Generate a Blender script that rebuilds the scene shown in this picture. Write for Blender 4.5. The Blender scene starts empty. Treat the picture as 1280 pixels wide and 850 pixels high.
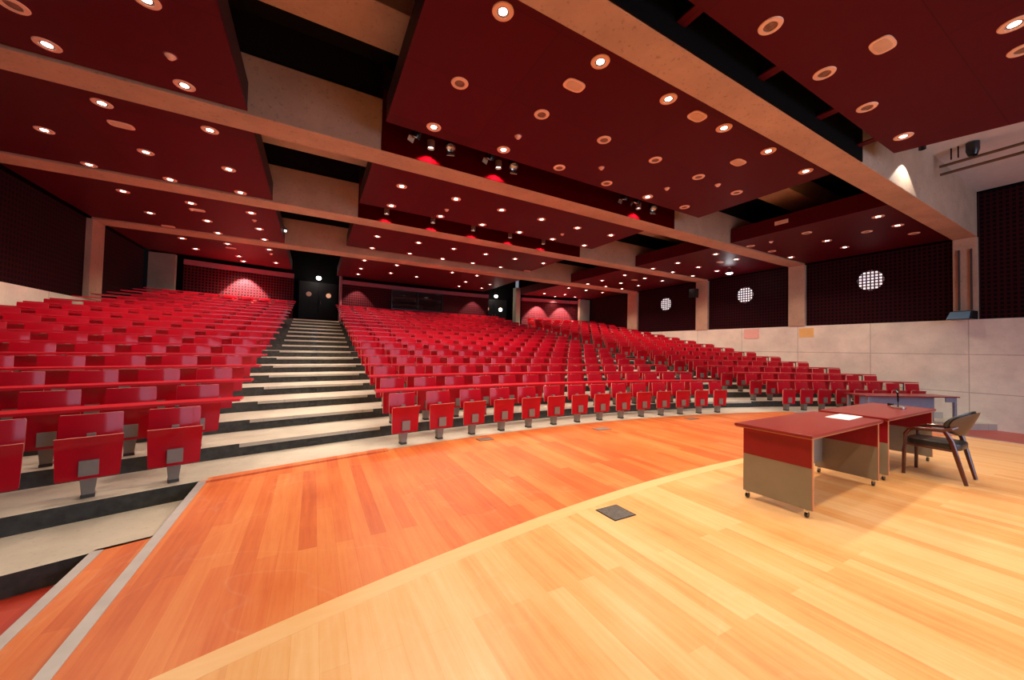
import bpy, bmesh, math, random
from math import pi, sin, cos, asin, sqrt, hypot, radians
from mathutils import Vector, Matrix
random.seed(7)
S = bpy.context.scene
COL = S.collection

# ------------------------------------------------------------------ materials
def nt(name):
    m = bpy.data.materials.new(name); m.use_nodes = True
    n = m.node_tree.nodes; l = m.node_tree.links
    return m, n, l, n['Principled BSDF']
def ramp(n, stops):
    r = n.new('ShaderNodeValToRGB'); e = r.color_ramp.elements
    while len(e) < len(stops): e.new(0.5)
    for el, (p, c) in zip(e, stops): el.position = p; el.color = (*c, 1)
    return r
def plain(name, c, rough=.5, metal=0, var=.08, scale=6, bump=0, spec=None, coat=0, coatr=.1):
    m, n, l, b = nt(name)
    tc = n.new('ShaderNodeTexCoord'); no = n.new('ShaderNodeTexNoise')
    no.inputs['Scale'].default_value = scale; no.inputs['Detail'].default_value = 5
    l.new(tc.outputs['Object'], no.inputs['Vector'])
    r = ramp(n, [(.3, tuple(max(0, x*(1-var)) for x in c)), (.7, tuple(min(1, x*(1+var)) for x in c))])
    l.new(no.outputs['Fac'], r.inputs['Fac']); l.new(r.outputs['Color'], b.inputs['Base Color'])
    b.inputs['Roughness'].default_value = rough; b.inputs['Metallic'].default_value = metal
    if spec is not None: b.inputs['Specular IOR Level'].default_value = spec
    if coat:
        b.inputs['Coat Weight'].default_value = coat; b.inputs['Coat Roughness'].default_value = coatr
    if bump:
        bp = n.new('ShaderNodeBump'); bp.inputs['Strength'].default_value = bump; bp.inputs['Distance'].default_value = .02
        l.new(no.outputs['Fac'], bp.inputs['Height']); l.new(bp.outputs['Normal'], b.inputs['Normal'])
    return m
def emit(name, c, s):
    m, n, l, b = nt(name)
    b.inputs['Base Color'].default_value = (*c, 1)
    b.inputs['Emission Color'].default_value = (*c, 1); b.inputs['Emission Strength'].default_value = s
    return m
def swizzle(n, l, order, src='Object', scale=(1, 1, 1)):
    tc = n.new('ShaderNodeTexCoord'); sp = n.new('ShaderNodeSeparateXYZ'); cb = n.new('ShaderNodeCombineXYZ')
    l.new(tc.outputs[src], sp.inputs[0])
    for i, a in enumerate(order):
        if a is None: continue
        mu = n.new('ShaderNodeMath'); mu.operation = 'MULTIPLY'; mu.inputs[1].default_value = scale[i]
        l.new(sp.outputs[a], mu.inputs[0]); l.new(mu.outputs[0], cb.inputs[i])
    return cb.outputs[0], sp
def concrete(name, c, order, joints=None, pit=.5, rough=.8):
    m, n, l, b = nt(name)
    v, sp = swizzle(n, l, order)
    big = n.new('ShaderNodeTexNoise'); big.inputs['Scale'].default_value = 1.3; big.inputs['Detail'].default_value = 8; big.inputs['Roughness'].default_value = .65
    l.new(v, big.inputs['Vector'])
    r = ramp(n, [(.25, tuple(x*.78 for x in c)), (.75, tuple(min(1, x*1.15) for x in c))])
    l.new(big.outputs['Fac'], r.inputs['Fac'])
    fine = n.new('ShaderNodeTexNoise'); fine.inputs['Scale'].default_value = 22; fine.inputs['Detail'].default_value = 6
    l.new(v, fine.inputs['Vector'])
    pr = ramp(n, [(.30, (1-pit,)*3), (.40, (1, 1, 1))]); l.new(fine.outputs['Fac'], pr.inputs['Fac'])
    mx = n.new('ShaderNodeMix'); mx.data_type = 'RGBA'; mx.blend_type = 'MULTIPLY'; mx.inputs[0].default_value = 1
    l.new(r.outputs['Color'], mx.inputs[6]); l.new(pr.outputs['Color'], mx.inputs[7])
    out = mx.outputs[2]
    if joints:
        w, h, ox, oz = joints
        bt = n.new('ShaderNodeTexBrick'); bt.offset = 0; bt.squash = 1
        bt.inputs['Scale'].default_value = 1; bt.inputs['Brick Width'].default_value = w; bt.inputs['Row Height'].default_value = h
        bt.inputs['Mortar Size'].default_value = .012; bt.inputs['Mortar Smooth'].default_value = .3
        bt.inputs['Color1'].default_value = (1, 1, 1, 1); bt.inputs['Color2'].default_value = (.93, .93, .93, 1); bt.inputs['Mortar'].default_value = (.62, .6, .58, 1)
        ad = n.new('ShaderNodeVectorMath'); ad.operation = 'ADD'; ad.inputs[1].default_value = (ox, oz, 0)
        l.new(v, ad.inputs[0]); l.new(ad.outputs[0], bt.inputs['Vector'])
        m2 = n.new('ShaderNodeMix'); m2.data_type = 'RGBA'; m2.blend_type = 'MULTIPLY'; m2.inputs[0].default_value = 1
        l.new(out, m2.inputs[6]); l.new(bt.outputs['Color'], m2.inputs[7]); out = m2.outputs[2]
    l.new(out, b.inputs['Base Color']); b.inputs['Roughness'].default_value = rough
    bp = n.new('ShaderNodeBump'); bp.inputs['Strength'].default_value = .25; bp.inputs['Distance'].default_value = .01
    l.new(fine.outputs['Fac'], bp.inputs['Height']); l.new(bp.outputs['Normal'], b.inputs['Normal'])
    return m
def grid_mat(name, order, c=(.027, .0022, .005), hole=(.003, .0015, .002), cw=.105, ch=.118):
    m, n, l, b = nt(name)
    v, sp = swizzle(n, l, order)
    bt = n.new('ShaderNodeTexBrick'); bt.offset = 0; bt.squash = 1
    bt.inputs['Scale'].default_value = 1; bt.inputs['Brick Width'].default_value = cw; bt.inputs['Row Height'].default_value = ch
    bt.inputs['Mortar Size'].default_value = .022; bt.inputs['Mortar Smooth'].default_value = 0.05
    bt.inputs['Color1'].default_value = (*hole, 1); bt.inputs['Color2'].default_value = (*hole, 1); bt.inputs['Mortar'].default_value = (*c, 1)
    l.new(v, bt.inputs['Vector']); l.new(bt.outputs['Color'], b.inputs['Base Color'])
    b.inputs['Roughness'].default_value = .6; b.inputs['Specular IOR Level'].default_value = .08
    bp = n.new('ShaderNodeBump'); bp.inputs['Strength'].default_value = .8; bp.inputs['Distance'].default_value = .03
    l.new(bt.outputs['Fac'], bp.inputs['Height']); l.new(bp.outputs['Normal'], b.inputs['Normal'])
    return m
def planks(name, c1, c2, c3, w=.125, L=1.9, rough=.35, order=(1, 0, None), coat=.25):
    m, n, l, b = nt(name)
    v, sp = swizzle(n, l, order)
    bt = n.new('ShaderNodeTexBrick'); bt.offset = .37; bt.offset_frequency = 2; bt.squash = 1
    bt.inputs['Scale'].default_value = 1; bt.inputs['Brick Width'].default_value = L; bt.inputs['Row Height'].default_value = w
    bt.inputs['Mortar Size'].default_value = .0012; bt.inputs['Mortar Smooth'].default_value = .2; bt.inputs['Bias'].default_value = 0
    bt.inputs['Color1'].default_value = (0, 0, 0, 1); bt.inputs['Color2'].default_value = (1, 1, 1, 1); bt.inputs['Mortar'].default_value = (.2, .2, .2, 1)
    l.new(v, bt.inputs['Vector'])
    st = n.new('ShaderNodeVectorMath'); st.operation = 'MULTIPLY'; st.inputs[1].default_value = (1.6, 26, 1)
    l.new(v, st.inputs[0])
    gr = n.new('ShaderNodeTexNoise'); gr.inputs['Scale'].default_value = 1.0; gr.inputs['Detail'].default_value = 7; gr.inputs['Roughness'].default_value = .6
    l.new(st.outputs[0], gr.inputs['Vector'])
    bl = n.new('ShaderNodeTexNoise'); bl.inputs['Scale'].default_value = .9; bl.inputs['Detail'].default_value = 8; bl.inputs['Roughness'].default_value = .7
    l.new(v, bl.inputs['Vector'])
    def mul(o, k):
        q = n.new('ShaderNodeMath'); q.operation = 'MULTIPLY'; q.inputs[1].default_value = k; l.new(o, q.inputs[0]); return q.outputs[0]
    def add(a, c):
        q = n.new('ShaderNodeMath'); q.operation = 'ADD'; l.new(a, q.inputs[0]); l.new(c, q.inputs[1]); return q.outputs[0]
    f = add(add(mul(bt.outputs['Color'], .27), mul(gr.outputs['Fac'], .46)), mul(bl.outputs['Fac'], .49))
    r = ramp(n, [(.28, c1), (.55, c2), (.86, c3)]); l.new(f, r.inputs['Fac'])
    sc = n.new('ShaderNodeTexNoise'); sc.inputs['Scale'].default_value = .55; sc.inputs['Detail'].default_value = 3; sc.inputs['Distortion'].default_value = 1.2
    l.new(v, sc.inputs['Vector'])
    sr = ramp(n, [(.494, (0, 0, 0)), (.500, (.13, .13, .13)), (.506, (0, 0, 0))]); l.new(sc.outputs['Fac'], sr.inputs['Fac'])
    sm_ = n.new('ShaderNodeMath'); sm_.operation = 'MULTIPLY'; l.new(sr.outputs['Color'], sm_.inputs[0]); l.new(bl.outputs['Fac'], sm_.inputs[1])
    mm = n.new('ShaderNodeMix'); mm.data_type = 'RGBA'; mm.inputs[7].default_value = (.9, .72, .52, 1)
    l.new(sm_.outputs[0], mm.inputs[0]); l.new(r.outputs['Color'], mm.inputs[6]); l.new(mm.outputs[2], b.inputs['Base Color'])
    rr = n.new('ShaderNodeMapRange'); rr.inputs[3].default_value = rough-.06; rr.inputs[4].default_value = rough+.2
    l.new(bl.outputs['Fac'], rr.inputs[0]); l.new(rr.outputs[0], b.inputs['Roughness'])
    b.inputs['Coat Weight'].default_value = coat; b.inputs['Coat Roughness'].default_value = .25
    return m

M_red = plain('seat_red', (.44, .0008, .013), rough=.45, var=.10, scale=3, spec=.12, coat=.28, coatr=.10)
M_edge = plain('plywood_edge', (.72, .30, .26), rough=.4, var=.1)
M_ledge = plain('ledge_red', (.54, .002, .014), rough=.35, var=.1, spec=.2, coat=.25)
M_steel = plain('pedestal_grey', (.23, .215, .19), rough=.45, metal=.3, var=.12)
M_foot = plain('foot_dark', (.05, .047, .043), rough=.6)
M_black = plain('black_matt', (.004, .0035, .0035), rough=.9, spec=.08)
M_blackg = plain('black_gloss', (.012, .012, .012), rough=.25)
M_dark = plain('dark_red_black', (.02, .004, .006), rough=.7)
M_panel = None
def panel_mat():
    m, n, l, b = nt('ceiling_panel_red')
    v, sp = swizzle(n, l, (0, 1, None))
    bt = n.new('ShaderNodeTexBrick'); bt.offset = 0
    bt.inputs['Scale'].default_value = 1; bt.inputs['Brick Width'].default_value = 2.54; bt.inputs['Row Height'].default_value = 1.25
    bt.inputs['Mortar Size'].default_value = .004; bt.inputs['Color1'].default_value = (.074, .0018, .0075, 1); bt.inputs['Color2'].default_value = (.062, .0022, .0065, 1)
    bt.inputs['Mortar'].default_value = (.03, .001, .004, 1); l.new(v, bt.inputs['Vector'])
    l.new(bt.outputs['Color'], b.inputs['Base Color']); b.inputs['Roughness'].default_value = .5; b.inputs['Specular IOR Level'].default_value = .12
    return m
M_panel = panel_mat()
M_beam = concrete('concrete_beam', (.46, .31, .21), (0, 1, 2), pit=.3)
M_wallc = concrete('concrete_wall', (.78, .73, .61), (1, 2, None), joints=(2.03, 1.05, -.76+2.03, .43), pit=.12, rough=.6)
M_pier = concrete('concrete_pier', (.30, .31, .23), (0, 2, None), pit=.2)
M_tread = concrete('tread_concrete', (.52, .48, .40), (0, 1, None), pit=.18, rough=.7)
M_riser = plain('riser_carpet', (.05, .052, .048), rough=.9, var=.3, scale=14)
M_roof = plain('roof_black', (.010, .009, .009), rough=.9, spec=.1)
M_pale = plain('pale_ceiling', (.62, .60, .60), rough=.8, var=.04)
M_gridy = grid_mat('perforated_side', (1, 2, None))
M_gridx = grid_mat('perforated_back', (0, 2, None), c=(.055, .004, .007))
M_strip = plain('maroon_strip', (.22, .06, .075), rough=.6)
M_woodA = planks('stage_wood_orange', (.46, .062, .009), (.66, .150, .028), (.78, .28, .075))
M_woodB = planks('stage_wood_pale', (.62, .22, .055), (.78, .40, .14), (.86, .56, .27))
M_woodC = planks('stage_border_wood', (.74, .36, .12), (.82, .48, .2), (.86, .56, .28), w=.5, L=3, order=(0, 1, None))
M_nose = plain('silver_nosing', (.50, .50, .50), rough=.4, metal=.4, var=.08)
M_redfloor = planks('red_floor', (.30, .02, .008), (.45, .035, .015), (.52, .06, .03), w=.12)
M_desktop = plain('desk_top_red', (.24, .012, .013), rough=.3, var=.1, scale=3, coat=.2, coatr=.15)
M_deskred = plain('desk_red', (.27, .002, .010), rough=.4, var=.08)
M_taupe = plain('desk_taupe', (.27, .235, .175), rough=.55, var=.06)
M_lip = plain('desk_lip', (.52, .20, .10), rough=.35)
M_greydesk = plain('desk_grey', (.26, .29, .34), rough=.5)
M_chrome = plain('chrome', (.7, .7, .7), rough=.15, metal=1)
M_leather = plain('black_leather', (.018, .017, .016), rough=.35, bump=.15, scale=60)
M_chairwood = plain('chair_wood', (.075, .014, .008), rough=.3, var=.25, coat=.3)
M_tan = plain('tan_shell', (.10, .05, .022), rough=.45)
M_paper = plain('paper_white', (.85, .85, .85), rough=.7, var=.02)
M_pink = plain('paper_pink', (.78, .45, .38), rough=.8, var=.03)
M_yellow = plain('paper_yellow', (.80, .50, .17), rough=.8, var=.03)
M_ring = plain('lamp_ring', (.80, .52, .38), rough=.4)
M_can = plain('lamp_recess', (.20, .10, .07), rough=.5)
M_lamp = emit('lamp_glow', (1, .86, .74), 20)
M_bulb = emit('bulb_glow', (1, .93, .85), 22)
M_green = emit('green_indicator', (.1, .9, .15), 2)
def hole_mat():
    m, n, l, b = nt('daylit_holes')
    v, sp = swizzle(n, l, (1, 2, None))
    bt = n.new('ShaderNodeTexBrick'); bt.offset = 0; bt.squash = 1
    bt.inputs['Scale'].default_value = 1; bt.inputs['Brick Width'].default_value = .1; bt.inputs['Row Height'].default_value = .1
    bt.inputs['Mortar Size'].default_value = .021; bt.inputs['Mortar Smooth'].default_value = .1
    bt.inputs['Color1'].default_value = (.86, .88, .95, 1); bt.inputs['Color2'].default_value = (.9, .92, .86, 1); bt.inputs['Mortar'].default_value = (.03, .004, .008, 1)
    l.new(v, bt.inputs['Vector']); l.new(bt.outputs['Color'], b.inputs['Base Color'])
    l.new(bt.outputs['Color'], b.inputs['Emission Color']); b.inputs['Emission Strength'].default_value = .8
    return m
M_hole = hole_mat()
M_blue = plain('speaker_blue', (.10, .22, .34), rough=.4)
M_conduit = plain('conduit_dark', (.07, .075, .08), rough=.5, metal=.5)
M_pipe = plain('pipe_bronze', (.10, .07, .05), rough=.35, metal=.6)
M_hatch = plain('hatch_metal', (.14, .13, .125), rough=.45, metal=.5, var=.3, scale=30)
M_plate = plain('plate_metal', (.32, .27, .24), rough=.4, metal=.5)
M_glass = plain('dark_glass', (.01, .01, .012), rough=.06)
M_cladding = plain('cladding_red', (.055, .0003, .0012), rough=.9, spec=0)
M_door = plain('door_black', (.010, .008, .008), rough=.6, spec=.2)
M_spotmetal = plain('spot_metal', (.55, .52, .48), rough=.25, metal=.9)

# ------------------------------------------------------------------ mesh helpers
class MB:
    def __init__(s): s.v = []; s.f = []; s.mi = []
    def add(s, vs, fs, mi=0):
        o = len(s.v); s.v += [tuple(v) for v in vs]; s.f += [tuple(i+o for i in f) for f in fs]
        s.mi += [mi]*len(fs) if isinstance(mi, int) else list(mi)
        return s
    def box(s, x0, x1, y0, y1, z0, z1, mi=0, top=None, rot=None, at=(0, 0, 0)):
        a, b = (x0, x1), (y0, y1)
        vs = [(x0, y0, z0), (x1, y0, z0), (x1, y1, z0), (x0, y1, z0)]
        if top: X0, X1, Y0, Y1 = top
        else: X0, X1, Y0, Y1 = x0, x1, y0, y1
        vs += [(X0, Y0, z1), (X1, Y0, z1), (X1, Y1, z1), (X0, Y1, z1)]
        if rot: vs = [tuple(rot @ Vector(v) + Vector(at)) for v in vs]
        return s.add(vs, [(0, 3, 2, 1), (4, 5, 6, 7), (0, 1, 5, 4), (1, 2, 6, 5), (2, 3, 7, 6), (3, 0, 4, 7)], mi)
    def prism(s, pts, z0, z1, mi=0, mtop=None, mbot=None):
        n = len(pts)
        s.add([(x, y, z0) for x, y in pts]+[(x, y, z1) for x, y in pts],
              [tuple(range(n-1, -1, -1)), tuple(range(n, 2*n))]+[(i, (i+1) % n, n+(i+1) % n, n+i) for i in range(n)],
              [mi if mbot is None else mbot, mi if mtop is None else mtop]+[mi]*n)
        return s
    def tube(s, pts, r, n=10, mi=0, cap=True):
        rs = r if isinstance(r, (list, tuple)) else [r]*len(pts)
        P = [Vector(p) for p in pts]; rings = []
        for i, p in enumerate(P):
            t = (P[min(i+1, len(P)-1)]-P[max(i-1, 0)]).normalized()
            u = t.cross(Vector((0, 0, 1)));
            if u.length < .05: u = t.cross(Vector((1, 0, 0)))
            u.normalize(); w = t.cross(u)
            rings.append([p+(u*cos(2*pi*k/n)+w*sin(2*pi*k/n))*rs[i] for k in range(n)])
        vs = [q for r_ in rings for q in r_]; fs = []
        for i in range(len(P)-1):
            for k in range(n): fs.append((i*n+k, i*n+(k+1) % n, (i+1)*n+(k+1) % n, (i+1)*n+k))
        if cap: fs += [tuple(range(n-1, -1, -1)), tuple((len(P)-1)*n+k for k in range(n))]
        return s.add(vs, fs, mi)
    def lathe(s, prof, n=20, mi=0, c=(0, 0, 0), closed=False):
        vs = []; fs = []; m = len(prof)
        for r, z in prof:
            for k in range(n): vs.append((c[0]+r*cos(2*pi*k/n), c[1]+r*sin(2*pi*k/n), c[2]+z))
        for i in range(m-1 if not closed else m):
            j = (i+1) % m
            for k in range(n): fs.append((i*n+k, i*n+(k+1) % n, j*n+(k+1) % n, j*n+k))
        return s.add(vs, fs, mi)
    def plate(s, zs, hw, y0, depth, th, nx=8, mi=0, mtop=0):
        """curved sheet: rows zs=(z, halfwidth, y) ; concave towards -y"""
        nz = len(zs); vs = []
        for side in (0, 1):
            for (z, h, y) in zs:
                for i in range(nx+1):
                    t = -1+2*i/nx
                    vs.append((t*h, y+depth*(1-t*t)+side*th, z))
        N = nz*(nx+1); fs = []; mis = []
        for j in range(nz-1):
            for i in range(nx):
                a = j*(nx+1)+i
                fs.append((a, a+1, a+nx+2, a+nx+1)); mis.append(mi)
                fs.append((N+a, N+a+nx+1, N+a+nx+2, N+a+1)); mis.append(mi)
        for i in range(nx):
            fs.append((i, N+i, N+i+1, i+1)); mis.append(mi)
            a = (nz-1)*(nx+1)+i
            fs.append((a, a+1, N+a+1, N+a)); mis.append(mtop)
        for j in range(nz-1):
            a = j*(nx+1); fs.append((a, a+nx+1, N+a+nx+1, N+a)); mis.append(mtop)
            a += nx; fs.append((a, N+a, N+a+nx+1, a+nx+1)); mis.append(mtop)
        return s.add(vs, fs, mis)
    def mesh(s, name, mats, smooth=False, bevel=0):
        me = bpy.data.meshes.new(name); me.from_pydata(s.v, [], s.f)
        for m in mats: me.materials.append(m)
        me.polygons.foreach_set('material_index', s.mi)
        bm = bmesh.new(); bm.from_mesh(me); bmesh.ops.recalc_face_normals(bm, faces=bm.faces)
        if bevel:
            ed = [e for e in bm.edges if len(e.link_faces) == 2 and e.calc_face_angle(0) > .6]
            bmesh.ops.bevel(bm, geom=ed, offset=bevel, segments=2, affect='EDGES', profile=.6, clamp_overlap=True)
        bm.to_mesh(me); bm.free()
        if smooth:
            me.polygons.foreach_set('use_smooth', [True]*len(me.polygons))
            try: me.set_sharp_from_angle(angle=radians(35))
            except Exception: pass
        me.update(); return me
def link(name, me, parent=None, loc=None):
    o = bpy.data.objects.new(name, me); COL.objects.link(o)
    if parent: o.parent = parent
    if loc: o.location = loc
    return o
def obj(name, mb, mats, parent=None, smooth=False, bevel=0, loc=None):
    if not isinstance(mats, (list, tuple)): mats = [mats]
    return link(name, mb.mesh(name, mats, smooth, bevel), parent, loc)
def tag(o, label, cat, group=None):
    o['label'] = label; o['category'] = cat
    if group: o['group'] = group
    return o
def thing(name, label, cat, loc=(0, 0, 0), rz=0, group=None):
    o = bpy.data.objects.new(name, None); COL.objects.link(o); o.empty_display_size = .1
    o.location = loc; o.rotation_euler = (0, 0, rz)
    return tag(o, label, cat, group)
def struct(o): o['kind'] = 'structure'; return o
ORD = ['first', 'second', 'third', 'fourth', 'fifth', 'sixth', 'seventh', 'eighth', 'ninth', 'tenth', 'eleventh', 'twelfth', 'thirteenth', 'fourteenth', 'fifteenth', 'sixteenth', 'seventeenth', 'eighteenth', 'nineteenth', 'twentieth']

# ------------------------------------------------------------------ layout constants
CX, CY = 5.2, -16.8            # centre of the curved rows
R0, PITCH, RISE = 22.77, .83, .166
XL, XR = -5.6, 15.95
ZB = 4.925                     # underside of the concrete beams
ZROOF = 6.17
LOW = -.332
BEAMS = [(2.62, 3.06), (6.62, 7.15), (10.42, 11.0), (14.6, 15.3)]
NROW = 17
def arc(R, x): return (x, CY+sqrt(R*R-(x-CX)**2))
def arcpts(R, x0, x1, n):
    a0, a1 = asin((x0-CX)/R), asin((x1-CX)/R)
    return [(CX+R*sin(a0+(a1-a0)*i/n), CY+R*cos(a0+(a1-a0)*i/n)) for i in range(n+1)]
def arcslab(mb, Ra, Rb, x0, x1, z0, z1, n=24, mi=0, **k):
    p = arcpts(Ra, x0, x1, n); q = arcpts(Rb, x0, x1, n)
    for i in range(n): mb.prism([p[i], p[i+1], q[i+1], q[i]], z0, z1, mi, **k)
    return mb
def arcsolid(mb, Ra, Rb, x0, x1, z0, z1, n=24, mi=0):
    """one closed curved bar"""
    p = arcpts(Ra, x0, x1, n); q = arcpts(Rb, x0, x1, n); m = n+1
    vs = [(*a, z0) for a in p]+[(*a, z0) for a in q]+[(*a, z1) for a in p]+[(*a, z1) for a in q]
    fs = []
    for i in range(n):
        fs += [(i, m+i, m+i+1, i+1), (2*m+i, 2*m+i+1, 3*m+i+1, 3*m+i), (i, i+1, 2*m+i+1, 2*m+i), (m+i, 3*m+i, 3*m+i+1, m+i+1)]
    fs += [(0, 2*m, 3*m, m), (n, m+n, 3*m+n, 2*m+n)]
    return mb.add(vs, fs, mi)

# ------------------------------------------------------------------ floors
f = MB().box(XL, XR, -8, 5.9, LOW-.1, LOW)
struct(obj('floor', f, M_redfloor))
# stepped concrete tiers (treads 0, risers 1)
t = MB()
def tier(mb, Ra, Rb, z, x0, x1, n=40, zl=None):
    p = arcpts(Ra, x0, x1, n); q = arcpts(Rb, x0, x1, n)
    for i in range(n):
        mb.add([(*p[i], z), (*p[i+1], z), (*q[i+1], z), (*q[i], z), (*p[i], zl), (*p[i+1], zl)], [(0, 1, 2, 3), (4, 5, 1, 0)], [0, 0 if zl < 0 and p[i][0] > 11 else 1])
for k in range(0, NROW):
    Ra = R0+PITCH*k; Rb = R0+PITCH*(k+1) if k < NROW-1 else 38.6
    tier(t, Ra, Rb, RISE*k, XL, XR, zl=RISE*(k-1))
tier(t, R0-PITCH, R0, -RISE, XL, -1.02, 10, zl=LOW)
tier(t, R0-PITCH, R0, -RISE, 11.42, XR, 10, zl=LOW)
t.mi[-20:] = [0]*20
for k in range(1, NROW):       # thin concrete nosing slabs in the two aisles
    Ra = R0+PITCH*k
    arcsolid(t, Ra-.025, Ra+.02, -.82, 1.02, RISE*k-.045, RISE*k+.004, 6)
    arcsolid(t, Ra-.025, Ra+.02, 9.55, 11.25, RISE*k-.045, RISE*k+.004, 6)
struct(obj('floor_tiers', t, [M_tread, M_riser]))

# ------------------------------------------------------------------ stage
st = thing('stage', 'raised orange wooden stage floor with silver edged steps at its left', 'stage', (5.2, 0, LOW))
def loc_mb(mb, ox, oy, oz):
    mb.v = [(x-ox, y-oy, z-oz) for x, y, z in mb.v]; return mb
SX0, SX1 = -1.03, 11.42
RB = 19.80
def stage_poly(Rin, Rout, x0, x1, n=30):
    return arcpts(Rout, x0, x1, n), arcpts(Rin, x0, x1, n)
mb = MB(); p, q = arcpts(RB+.07, SX0, SX1, 30), arcpts(R0, SX0, SX1, 30)
for i in range(30): mb.prism([p[i], p[i+1], q[i+1], q[i]], -.05, 0)
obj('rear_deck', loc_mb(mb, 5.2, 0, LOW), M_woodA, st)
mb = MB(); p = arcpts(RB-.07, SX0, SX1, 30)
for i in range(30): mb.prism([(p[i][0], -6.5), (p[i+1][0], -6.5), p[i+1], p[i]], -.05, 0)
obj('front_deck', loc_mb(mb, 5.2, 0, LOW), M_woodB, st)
mb = MB(); arcsolid(mb, RB-.07, RB+.07, SX0, SX1, -.05, .0005, 40)
obj('border_strip', loc_mb(mb, 5.2, 0, LOW), M_woodC, st)
mb = MB().box(SX0+.01, SX1-.01, -6.5, 5.05, LOW, -.05)
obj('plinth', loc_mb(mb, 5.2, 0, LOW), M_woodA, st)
mb = MB(); yb = arc(R0, SX0)[1]; y2 = arc(R0-PITCH, SX0-.22)[1]
mb.prism([(SX0-.44, -6.5), (SX0, -6.5), (SX0, y2+.1), (SX0-.44, y2-.02)], LOW, -RISE)
obj('step', loc_mb(mb, 5.2, 0, LOW), M_woodA, st)
mb = MB().box(SX0-.005, SX0+.065, -6.5, yb-.03, -.035, .004)
obj('nosing', loc_mb(mb, 5.2, 0, LOW), M_nose, st)
mb = MB().box(SX0-.45, SX0-.38, -6.5, y2-.05, -RISE-.035, -RISE+.004)
obj('nosing', loc_mb(mb, 5.2, 0, LOW), M_nose, st)
mb = MB().box(SX1-.065, SX1+.005, -6.5, 4.2, -.035, .004)
obj('nosing', loc_mb(mb, 5.2, 0, LOW), M_nose, st)
mb = MB(); arcsolid(mb, R0-.11, R0+.005, SX0+.07, 1.0, -.02, .022, 10)
obj('edge_board', loc_mb(mb, 5.2, 0, LOW), M_woodA, st, bevel=.004)

# floor boxes
def floor_box(x, y, w, d, rz, label, mat, name='floor_hatch'):
    o = thing(name, label, 'floor hatch', (x, y, 0.0005), rz)
    obj('lid', MB().box(-w/2+.008, w/2-.008, -d/2+.008, d/2-.008, 0, .006), mat, o, bevel=.002)
    fr = MB()
    for a in ((-w/2, w/2, -d/2, -d/2+.008), (-w/2, w/2, d/2-.008, d/2), (-w/2, -w/2+.008, -d/2+.008, d/2-.008), (w/2-.008, w/2, -d/2+.008, d/2-.008)): fr.box(*a, 0, .004)
    obj('frame', fr, M_blackg, o)
    return o
floor_box(2.535, 2.545, .27, .25, .02, 'dark square metal hatch in the pale middle of the stage', M_hatch)
floor_box(2.56, 5.56, .26, .16, .05, 'small grey floor plate on the stage before the middle block, leftmost of three', M_plate)
floor_box(5.0, 5.42, .34, .2, 0, 'small grey floor plate on the stage before the middle block, middle of three', M_plate)
floor_box(7.78, 5.45, .3, .18, -.05, 'small grey floor plate on the stage before the middle block, rightmost of three', M_plate)

# ------------------------------------------------------------------ walls
def wall_side(x, sgn, name):
    xo = x+sgn*.35
    lo, hi = min(x, xo), max(x, xo)
    struct(obj(name, MB().box(lo, hi, -8, 21.5, LOW, 2.64), M_wallc))
    xb = (x+sgn*.22, x+sgn*.35)
    struct(obj(name, MB().box(min(xb), max(xb), -8, 21.5, 2.64, 6.6), M_black))
wall_side(XR, 1, 'wall_right'); wall_side(XL, -1, 'wall_left')
# perforated dark red panels between the columns
gl = ['nearest beam', 'second beam', 'third beam', 'fourth beam']
def grid_panel(x, sgn, y0, y1, z1, label):
    xa, xb = x+sgn*.10, x+sgn*.16
    o = thing('perforated_panel', label, 'acoustic panel', (x+sgn*.13, (y0+y1)/2, 2.64))
    w = (y1-y0)/2
    mb = MB().box(-.03, .03, -w+.02, w-.02, .02, z1-2.64-.02)
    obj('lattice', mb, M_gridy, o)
    fr = MB(); fr.box(-.034, .034, -w, w, 0, .02); fr.box(-.034, .034, -w, -w+.02, .02, z1-2.64); fr.box(-.034, .034, w-.02, w, .02, z1-2.64)
    obj('frame', fr, M_dark, o)
spans = [(-3.5, BEAMS[0][0], 6.15), (BEAMS[0][1], BEAMS[1][0], 4.95), (BEAMS[1][1], BEAMS[2][0], 4.95), (BEAMS[2][1], BEAMS[3][0], 4.95), (BEAMS[3][1], 18.55, 4.95)]
desc = ['in front of the nearest beam', 'between the first and second columns', 'between the second and third columns', 'between the third and fourth columns', 'between the fourth column and the rear pier']
for (a, b_, z), d in zip(spans, desc):
    grid_panel(XR, 1, a, b_, z, 'dark red perforated panel on the right wall '+d)
    grid_panel(XL, -1, a, b_, z, 'dark red perforated panel on the left wall '+d)
# columns
for i, (a, b_) in enumerate(BEAMS):
    for x, sgn, sd in ((XR, 1, 'right'), (XL, -1, 'left')):
        x0, x1 = sorted((x-sgn*.03, x+sgn*.22))
        o = obj('concrete_column', MB().box(x0-(x0+x1)/2, x1-(x0+x1)/2, 0, b_-a, 0, ZB-2.645), M_beam, bevel=.01, loc=((x0+x1)/2, a, 2.642))
        tag(o, 'short concrete column on the %s wall under the %s beam from the stage' % (sd, ORD[i]), 'column')
# rear piers
o = obj('concrete_pier', MB().box(0, .78, 0, .2, 0, 2.6), M_pier, bevel=.01, loc=(XL+.01, 18.6, 2.3)); tag(o, 'greenish concrete pier in the rear left corner of the hall', 'pier')
o = obj('concrete_pier', MB().box(0, .84, 0, .2, 0, 2.6), M_pier, bevel=.01, loc=(XR-.86, 18.6, 2.3)); tag(o, 'concrete pier in the rear right corner beside the lit back panel', 'pier')
o = obj('concrete_pier', MB().box(0, .32, 0, .4, 0, 2.75), M_pier, bevel=.01, loc=(10.98, 19.75, RISE*16)); tag(o, 'narrow pale concrete pier right of the far right door', 'pier')

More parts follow.
